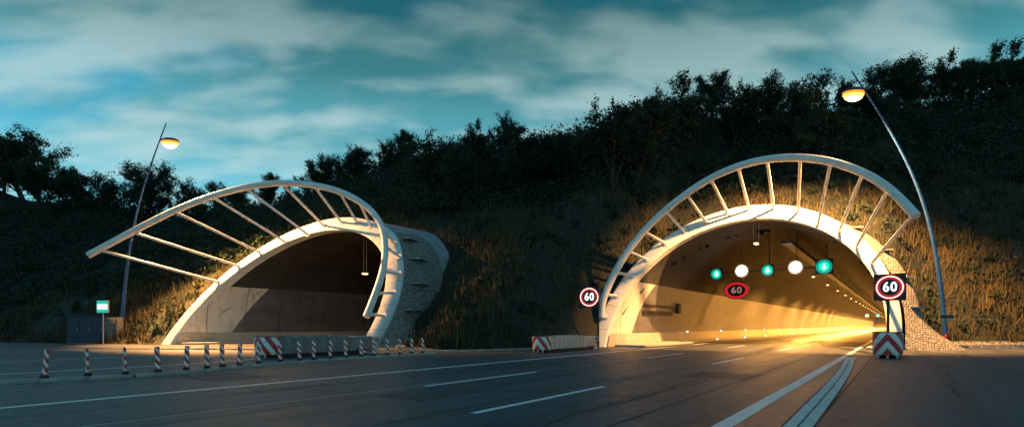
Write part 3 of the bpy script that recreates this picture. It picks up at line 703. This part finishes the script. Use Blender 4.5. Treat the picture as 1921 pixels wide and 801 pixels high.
m = MB(); m.grid([[(1.24 * math.cos(g), y, .92 * math.sin(g)) for g in np.linspace(0, 2 * math.pi, 33)] for y in (-.02, .2)]); m.add([(1.24 * math.cos(g), .004, .92 * math.sin(g)) for g in np.linspace(0, 2 * math.pi, 33)[:-1]], [tuple(range(32))]); m.build('housing', M['dark'], P)  # housing and hangers are made up to carry the reflection
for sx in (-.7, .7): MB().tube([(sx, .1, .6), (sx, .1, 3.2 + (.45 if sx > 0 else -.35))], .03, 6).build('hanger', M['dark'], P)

# ------------------------------------------------------------------ tunnel lamps and markers
lbody = MB().box((0, 0, .16), (.34, .62, .16), bev=.04).mesh('body'); lbody.materials.append(M['dark'])
llens = MB().box((0, 0, .03), (.30, .50, .12), bev=.04).mesh('lens'); llens.materials.append(M['e_tunnel'])
def tunnel_lamp(x, y, z, zt, label, group, w):
    P = empty('tunnel_lamp', (x, y, z)); tag(P, label, 'lamp', group)
    link('body', lbody, None, P); link('lens', llens, None, P)
    for sx in (-.2, .2): MB().tube([(sx, 0, .2), (sx, 0, zt - z)], .02, 6).build('hanger', M['galv'], P)
    if w:
        ld = bpy.data.lights.new('lamp_light', 'SPOT'); ld.spot_size = math.radians(162); ld.spot_blend = .35; ld.energy = w; ld.color = TUNNEL_COL; ld.shadow_soft_size = .15
        lo = bpy.data.objects.new('lamp_light', ld); col.objects.link(lo); lo.parent = P; lo.location = (0, 0, -.2)
for i in range(28):
    y = 44.0 + 17.0 * i
    w = TUNNEL_W * ((.14, .55, 1.3, 1.6)[i] if i < 4 else min(1.6 + .22 * i, 4.0))
    tunnel_lamp(-8.8, y, 7.7, 9.25, nth(i) + ' warm ceiling lamp from the entrance inside the bright tunnel', 'ceiling lamps of the bright tunnel', w)
tunnel_lamp(-38.0, 30.4, 6.0, 9.25, 'single small orange lamp glowing inside the dark left tunnel', None, 14)
mk = MB().box((0, 0, 0), (.10, .16, .12), bev=.02).mesh('housing'); mk.materials.append(M['galv'])
ml = MB().box((.01, -.02, 0), (.16, .14, .085), bev=.02).mesh('lens'); ml.materials.append(M['e_marker'])
for row, (x, y0, dy, z, cnt, txt) in enumerate(((-15.98, 50.0, 11.75, .93, 16, 'upper'), (-13.86, 52.2, 11.3, .21, 16, 'lower'))):
    for i in range(cnt):
        P = empty('marker_light', (x, y0 + dy * i, z)); tag(P, f'{nth(i)} small white marker light from the entrance, {txt} row along left wall of bright tunnel', 'marker light', f'{txt} row of wall marker lights')
        link('housing', mk, None, P); link('lens', ml, None, P)
# cable tray and wall boxes in the right tunnel
tr = MB(); tr.box((-7.2, 282, 8.05), (.7, 470, .12)); tr.box((-7.55, 282, 8.16), (.04, 470, .2)); tr.box((-6.85, 282, 8.16), (.04, 470, .2))
tray = tr.build('cable_tray', M['dark']); tag(tray, 'dark cable tray running along the ceiling of the bright tunnel', 'cable tray')
for i in range(7): MB().tube([(-7.2, 48 + 12 * i, 8.1), (-7.2, 48 + 12 * i, 9.25)], .03, 6).build('hanger', M['dark'], tray)
for z, nm in ((3.1, 'upper'), (2.5, 'lower')):
    q = MB().box((-16.22, 43.2, z), (.16, 6.6, .32), bev=.03).build('wall_rail', M['dark']); tag(q, nm + ' of two dark rails on the left wall inside the bright tunnel', 'rail', 'dark rails on the tunnel wall')
    for yy in (40.6, 43.2, 45.8): MB().box((-16.36, yy, z), (.14, .12, .2)).build('bracket', M['galv'], q)
q = MB().box((-16.0, 47.6, 3.0), (.35, .7, .9), bev=.03).build('wall_box', M['dark']); tag(q, 'small dark box on the left wall just inside the bright tunnel', 'box')

# ------------------------------------------------------------------ roadside things left of the dark tunnel
b = at(192, 611, 42.5)
P = empty('location_sign', (b[0], b[1], 0), .72); tag(P, 'small lit green and white location sign beside the left lamp', 'sign')
MB().box((0, .06, 2.98), (.90, .12, 1.0), bev=.02).build('housing', M['galv'], P)
for z0, hgt, mname, nm in ((3.34, .22, 'e_signg', 'top_band'), (2.98, .46, 'e_sign', 'number_panel'), (2.63, .22, 'e_signg', 'bottom_band')):
    MB().box((0, -.004, z0), (.80, .008, hgt)).build(nm, M[mname], P)
me = upright(text_mesh('15.20', .30, .006), 1, 1, 0, -.012, 2.98); me.materials.append(M['e_white']); link('number', me, None, P)
MB().tube([(0, .1, 0), (0, .1, 2.5)], .05, 10).build('post', M['galv'], P, True)
b = at(160, 611, 43.5)
P = empty('equipment_cabinet', (b[0], b[1], 0), .72); tag(P, 'wide dark blue equipment cabinet left of the location sign', 'cabinet')
MB().box((0, .5, 1.15), (2.8, 1.0, 2.2), bev=.03).build('body', M['blue'], P); MB().box((0, .5, 2.30), (3.0, 1.2, .10), bev=.02).build('roof', M['blue'], P)
MB().box((0, .5, .03), (2.7, .9, .06)).build('plinth', M['kerb'], P)
for k in (-.92, 0, .92):
    dd = MB().box((k, -.012, 1.15), (.86, .03, 2.0), bev=.008).build('door', M['blue'], P); MB().box((k + .33, -.04, 1.15), (.03, .04, .2)).build('handle', M['galv'], dd)
b = at(206, 611, 43.8)
P = empty('equipment_cabinet', (b[0], b[1], 0), .72); tag(P, 'narrow grey cabinet between the blue cabinet and the left lamp', 'cabinet')
MB().box((0, .4, 1.1), (1.15, .8, 2.1), bev=.03).build('body', M['grey'], P); MB().box((0, .4, .025), (1.1, .75, .05)).build('plinth', M['kerb'], P)
MB().box((0, -.012, 1.1), (1.0, .03, 1.9), bev=.008).build('door', M['grey'], P); MB().box((.2, -.06, 1.85), (.36, .12, .40), bev=.02).build('meter_box', M['tan'], P)

# low cobbled strip along the foot of the slope on the right
rows = []
xsr = np.concatenate([np.linspace(2.0, 12, 20), np.linspace(13, 60, 20)])
for x in xsr:
    y = float(toe(x)); rows.append([(x, y - .55, 0.0), (x, y - .5, .14), (x, y + .1, .30), (x, y + .7, .42), (x, y + 1.0, .2)])
o = MB().grid(rows).build('cobbled_strip', M['cobble'], None, True); o['kind'] = 'structure'
rows = [[(x, float(toe(x)) - .95, .010), (x, float(toe(x)) - .95, .10), (x, float(toe(x)) - .57, .10)] for x in xsr]
kerb([(x, float(toe(x)) - .78) for x in np.linspace(2.0, 30, 30)], 'kerb along the cobbled strip on the right', .0)

# ------------------------------------------------------------------ grass on the slopes (uncountable)
def free(x, y, z):
    ok = np.ones(len(x), bool)
    for cx, cy in PORT.values(): ok &= off_of(x - cx, z) > 1.05
    return ok
NT_ = 190000
gx = rng.uniform(-72, 24, NT_); gd = rng.uniform(0, 1, NT_) ** 1.25 * 30 + .15
gy = toe(gx) + gd; gz = terrain(gx, gy); ok = free(gx, gy, gz)
for cx, cy in PORT.values():   # keep the cobbled facing clear
    lx = gx - cx; ok &= ~((np.abs(lx) < 12) & (off_of(lx, gz) < 2.0) & (gy - cy < KL * gz + SK * lx + 1.6))
ok &= rng.random(NT_) < np.clip(.62 + .75 * vnoise(gx * 2.0, gy * 2.0, 41), .08, 1.0)
gx, gy, gz = gx[ok], gy[ok], gz[ok]; n = len(gx)
pz = vnoise(gx * 2.2, gy * 2.2, 31); hgt = rng.uniform(.22, .70, n) * np.clip(1 + .75 * vnoise(gx * 1.6, gy * 1.6, 11), .25, 2.2); tall = rng.random(n) < .035; hgt = np.where(tall, hgt * 1.7 + .3, hgt); ang = rng.uniform(0, math.pi, n); wd = rng.uniform(.035, .075, n)
lean = rng.normal(0, .16, (n, 2)); bx, by = np.cos(ang) * wd, np.sin(ang) * wd
V = np.zeros((n, 3, 3)); zz = gz - .03
V[:, 0] = np.stack([gx - bx, gy - by, zz], -1); V[:, 1] = np.stack([gx + bx, gy + by, zz], -1); V[:, 2] = np.stack([gx + lean[:, 0], gy + lean[:, 1], zz + hgt], -1)
o = link('grass', np_mesh('grass', V.reshape(-1, 3), np.arange(n * 3).reshape(-1, 3), M['blades'])); tag(o, 'dry grass covering the slope around the tunnels', 'grass', None, 'stuff')

# ------------------------------------------------------------------ trees
def leaf_cloud(P, size, r):
    """one small folded quad per point"""
    n = len(P); a = r.normal(size=(n, 3)); a /= np.linalg.norm(a, axis=1)[:, None]; b = r.normal(size=(n, 3)); b -= a * (a * b).sum(1)[:, None]; b /= np.linalg.norm(b, axis=1)[:, None]
    s = size * r.uniform(.55, 1.25, (n, 1)); V = np.zeros((n, 4, 3))
    V[:, 0] = P - a * s; V[:, 1] = P - b * s * .42 + a * s * .1; V[:, 2] = P + a * s; V[:, 3] = P + b * s * .42 + a * s * .1
    return V.reshape(-1, 3), np.arange(n * 4).reshape(-1, 4)
def make_tree(seed, spread, open_, upright_):
    r = np.random.default_rng(seed); tb = MB(); tips = []
    def limb(p, d, ln, rad, lev):
        k = 5; pts = [p]; dd = d.copy()
        for i in range(k):
            dd = dd + r.normal(0, .16, 3) + np.array([0, 0, .05 * upright_]); dd /= np.linalg.norm(dd); pts.append(pts[-1] + dd * ln / k)
        tb.tube(pts, [rad * (1 - .72 * i / k) for i in range(k + 1)], 6 if lev == 0 else 4, False)
        if lev >= 2:
            for t in pts[2:]: tips.append((t, ln))
            return
        nb = [12, 6][lev] if lev < 2 else 3
        for j in range(nb):
            t = (.10 if lev == 0 else .25) + (.90 if lev == 0 else .75) * (j + r.uniform(0, .6)) / nb; i = min(int(t * k), k - 1); q = pts[i] + (pts[i + 1] - pts[i]) * (t * k - i)
            az = r.uniform(0, 6.283) if lev else j * 2.4 + r.uniform(-.5, .5)
            el = r.uniform(.15, .9) * upright_
            nd = np.array([math.cos(az) * spread, math.sin(az) * spread, el]) + dd * .45; nd /= np.linalg.norm(nd)
            limb(q, nd, ln * r.uniform(.45, .68), rad * .42, lev + 1)
        tips.append((pts[-1], ln * .5))
    limb(np.zeros(3), np.array([r.normal(0, .05), r.normal(0, .05), 1.0]), .60, .026, 0)
    P = []
    for t, ln in tips:
        out = t - np.array([0, 0, .35]); out = out / (np.linalg.norm(out) + 1e-6)
        for _ in range(int(r.integers(2, 5))):                # leafy twigs
            d = out * .7 + r.normal(0, .75, 3) + np.array([0, 0, .25]); d /= np.linalg.norm(d)
            ln2 = r.uniform(.03, .12); m = int(r.integers(7, 18) * (1 - open_ * .4)); u = r.uniform(0, 1, (m, 1))
            P.append(t + d * ln2 * u + r.normal(0, .012, (m, 3)))
        m = int(r.integers(6, 26) * (1 - open_ * .6)); P.append(t + r.normal(0, .035, (m, 3)))
    P = np.concatenate(P); P = P[P[:, 2] > .04]
    zmax = P[:, 2].max(); P /= zmax; tb.v = [tuple(np.array(v) / zmax) for v in tb.v]
    return tb, P, r
PROT = []
for i, (sd, spr, op, upr) in enumerate(((1, 1.0, .1, 1.0), (2, .85, .5, 1.3), (3, 1.25, .2, .7), (4, .9, .8, 1.2), (5, 1.1, .0, .9), (9, .7, .4, 1.6))):
    tb, P, r = make_tree(sd, spr, op, upr)
    V, F = leaf_cloud(P, .0165, r); me1 = np_mesh('crown', V, F, M['leaf'] if i % 2 == 0 else M['leaf2'])
    me2 = tb.mesh('trunk'); me2.materials.append(M['bark']); PROT.append((me1, me2))
SKY = [(-30, 225), (8, 240), (42, 238), (78, 282), (122, 300), (165, 318), (213, 326), (262, 322), (291, 297), (338, 332), (376, 352), (411, 336), (442, 346), (500, 320), (545, 338), (601, 291), (641, 284), (681, 274), (716, 261), (762, 236), (802, 252), (846, 254), (890, 231), (940, 212), (985, 234), (1026, 233), (1062, 244), (1112, 223), (1150, 194), (1190, 178), (1236, 168), (1290, 134), (1336, 127), (1376, 153), (1420, 164), (1460, 143), (1502, 148), (1550, 153), (1592, 136), (1640, 148), (1690, 104), (1721, 95), (1770, 106), (1820, 103), (1870, 78), (1906, 72), (1945, 82)]
placed = []
for i, (px, py) in enumerate(SKY):
    want = random.uniform(6.0, 8.8) + (3.5 if px < 90 else 0); best = None
    for t in np.arange(35, 130, .5):
        p = at(px, py, t); d = p[1] - toe(p[0])
        if d < 20 or d > 46: continue
        g = float(terrain(p[0], p[1])); h = p[2] - g; e = abs(h - want) + abs(d - 38) * .04
        if best is None or e < best[0]: best = (e, p, g, h)
    _, p, g, h = best; placed.append((p[0], p[1], g - .1, h + .1, px, i))
placed.sort(key=lambda q: q[4])
SHAPE = {1290: 0, 1336: 4, 291: 2, 262: 3, 213: 3, 500: 5, 940: 1, 1460: 3, 1502: 3}
for k, (x, y, z, h, px, i) in enumerate(placed):
    pi = SHAPE.get(px, random.choice((0, 1, 2, 4, 5))); me1, me2 = PROT[pi]
    P = empty('tree', (x, y, z), random.uniform(0, 6.28)); w = h * random.uniform(.95, 1.3)
    P.scale = (w, w, h)
    if px == 1290: lab = 'broad rounded tree standing highest on the middle of the ridge'
    elif px == 291: lab = 'open-branched tree on the skyline just behind the left street lamp'
    elif px == 8: lab = 'tall dark tree at the left edge of the picture'
    else: lab = nth(k) + ' dark tree from the left along the wooded skyline'
    tag(P, lab, 'tree', 'trees along the hilltop skyline')
    link('crown', me1, None, P); link('trunk', me2, None, P)
# undergrowth: one dark mass of bushes below the skyline trees
NB = 4000
ux = rng.uniform(-125, 60, NB); ud = rng.uniform(2, 47, NB); uy = toe(ux) + ud
lim = 17 + 4 * vnoise(ux, uy, 21) + np.interp(ux, [-75, -56, -30, -8, 5, 20], [-16, -5, 0, 3, 2, 1]); m = ud > lim; ux, uy, ud = ux[m], uy[m], ud[m]
uz = terrain(ux, uy); ur = rng.uniform(.8, 2.0, len(ux)) * np.clip(.75 + ud / 60, .8, 1.45); pts = []
for x, y, z, q in zip(ux, uy, uz, ur):
    k = int(80 * q); g = rng.normal(size=(k, 3)); g /= np.linalg.norm(g, axis=1)[:, None]; g *= rng.uniform(.55, 1.05, (k, 1)) * q; g[:, 2] = np.abs(g[:, 2]) * rng.uniform(.8, 1.5)
    pts.append(g + np.array([x, y, z]))
for _ in range(420):      # low weeds and saplings scattered over the bank
    x = rng.uniform(-70, 24); d = rng.uniform(1.5, 19); y = float(toe(x)) + d; z = float(terrain(x, y))
    if any(off_of(x - cx, z) < 1.9 for cx, cy in PORT.values()): continue
    q = rng.uniform(.25, .75); k = int(50 * q) + 12; g = rng.normal(size=(k, 3)) * q * .45; g[:, 2] = np.abs(g[:, 2]) * rng.uniform(.8, 2.0)
    pts.append(g + np.array([x, y, z]))
V, F = leaf_cloud(np.concatenate(pts), .22, rng)
o = link('undergrowth', np_mesh('undergrowth', V, F, M['leaf2'])); tag(o, 'dark thicket of bushes covering the upper hillside', 'bushes', None, 'stuff')
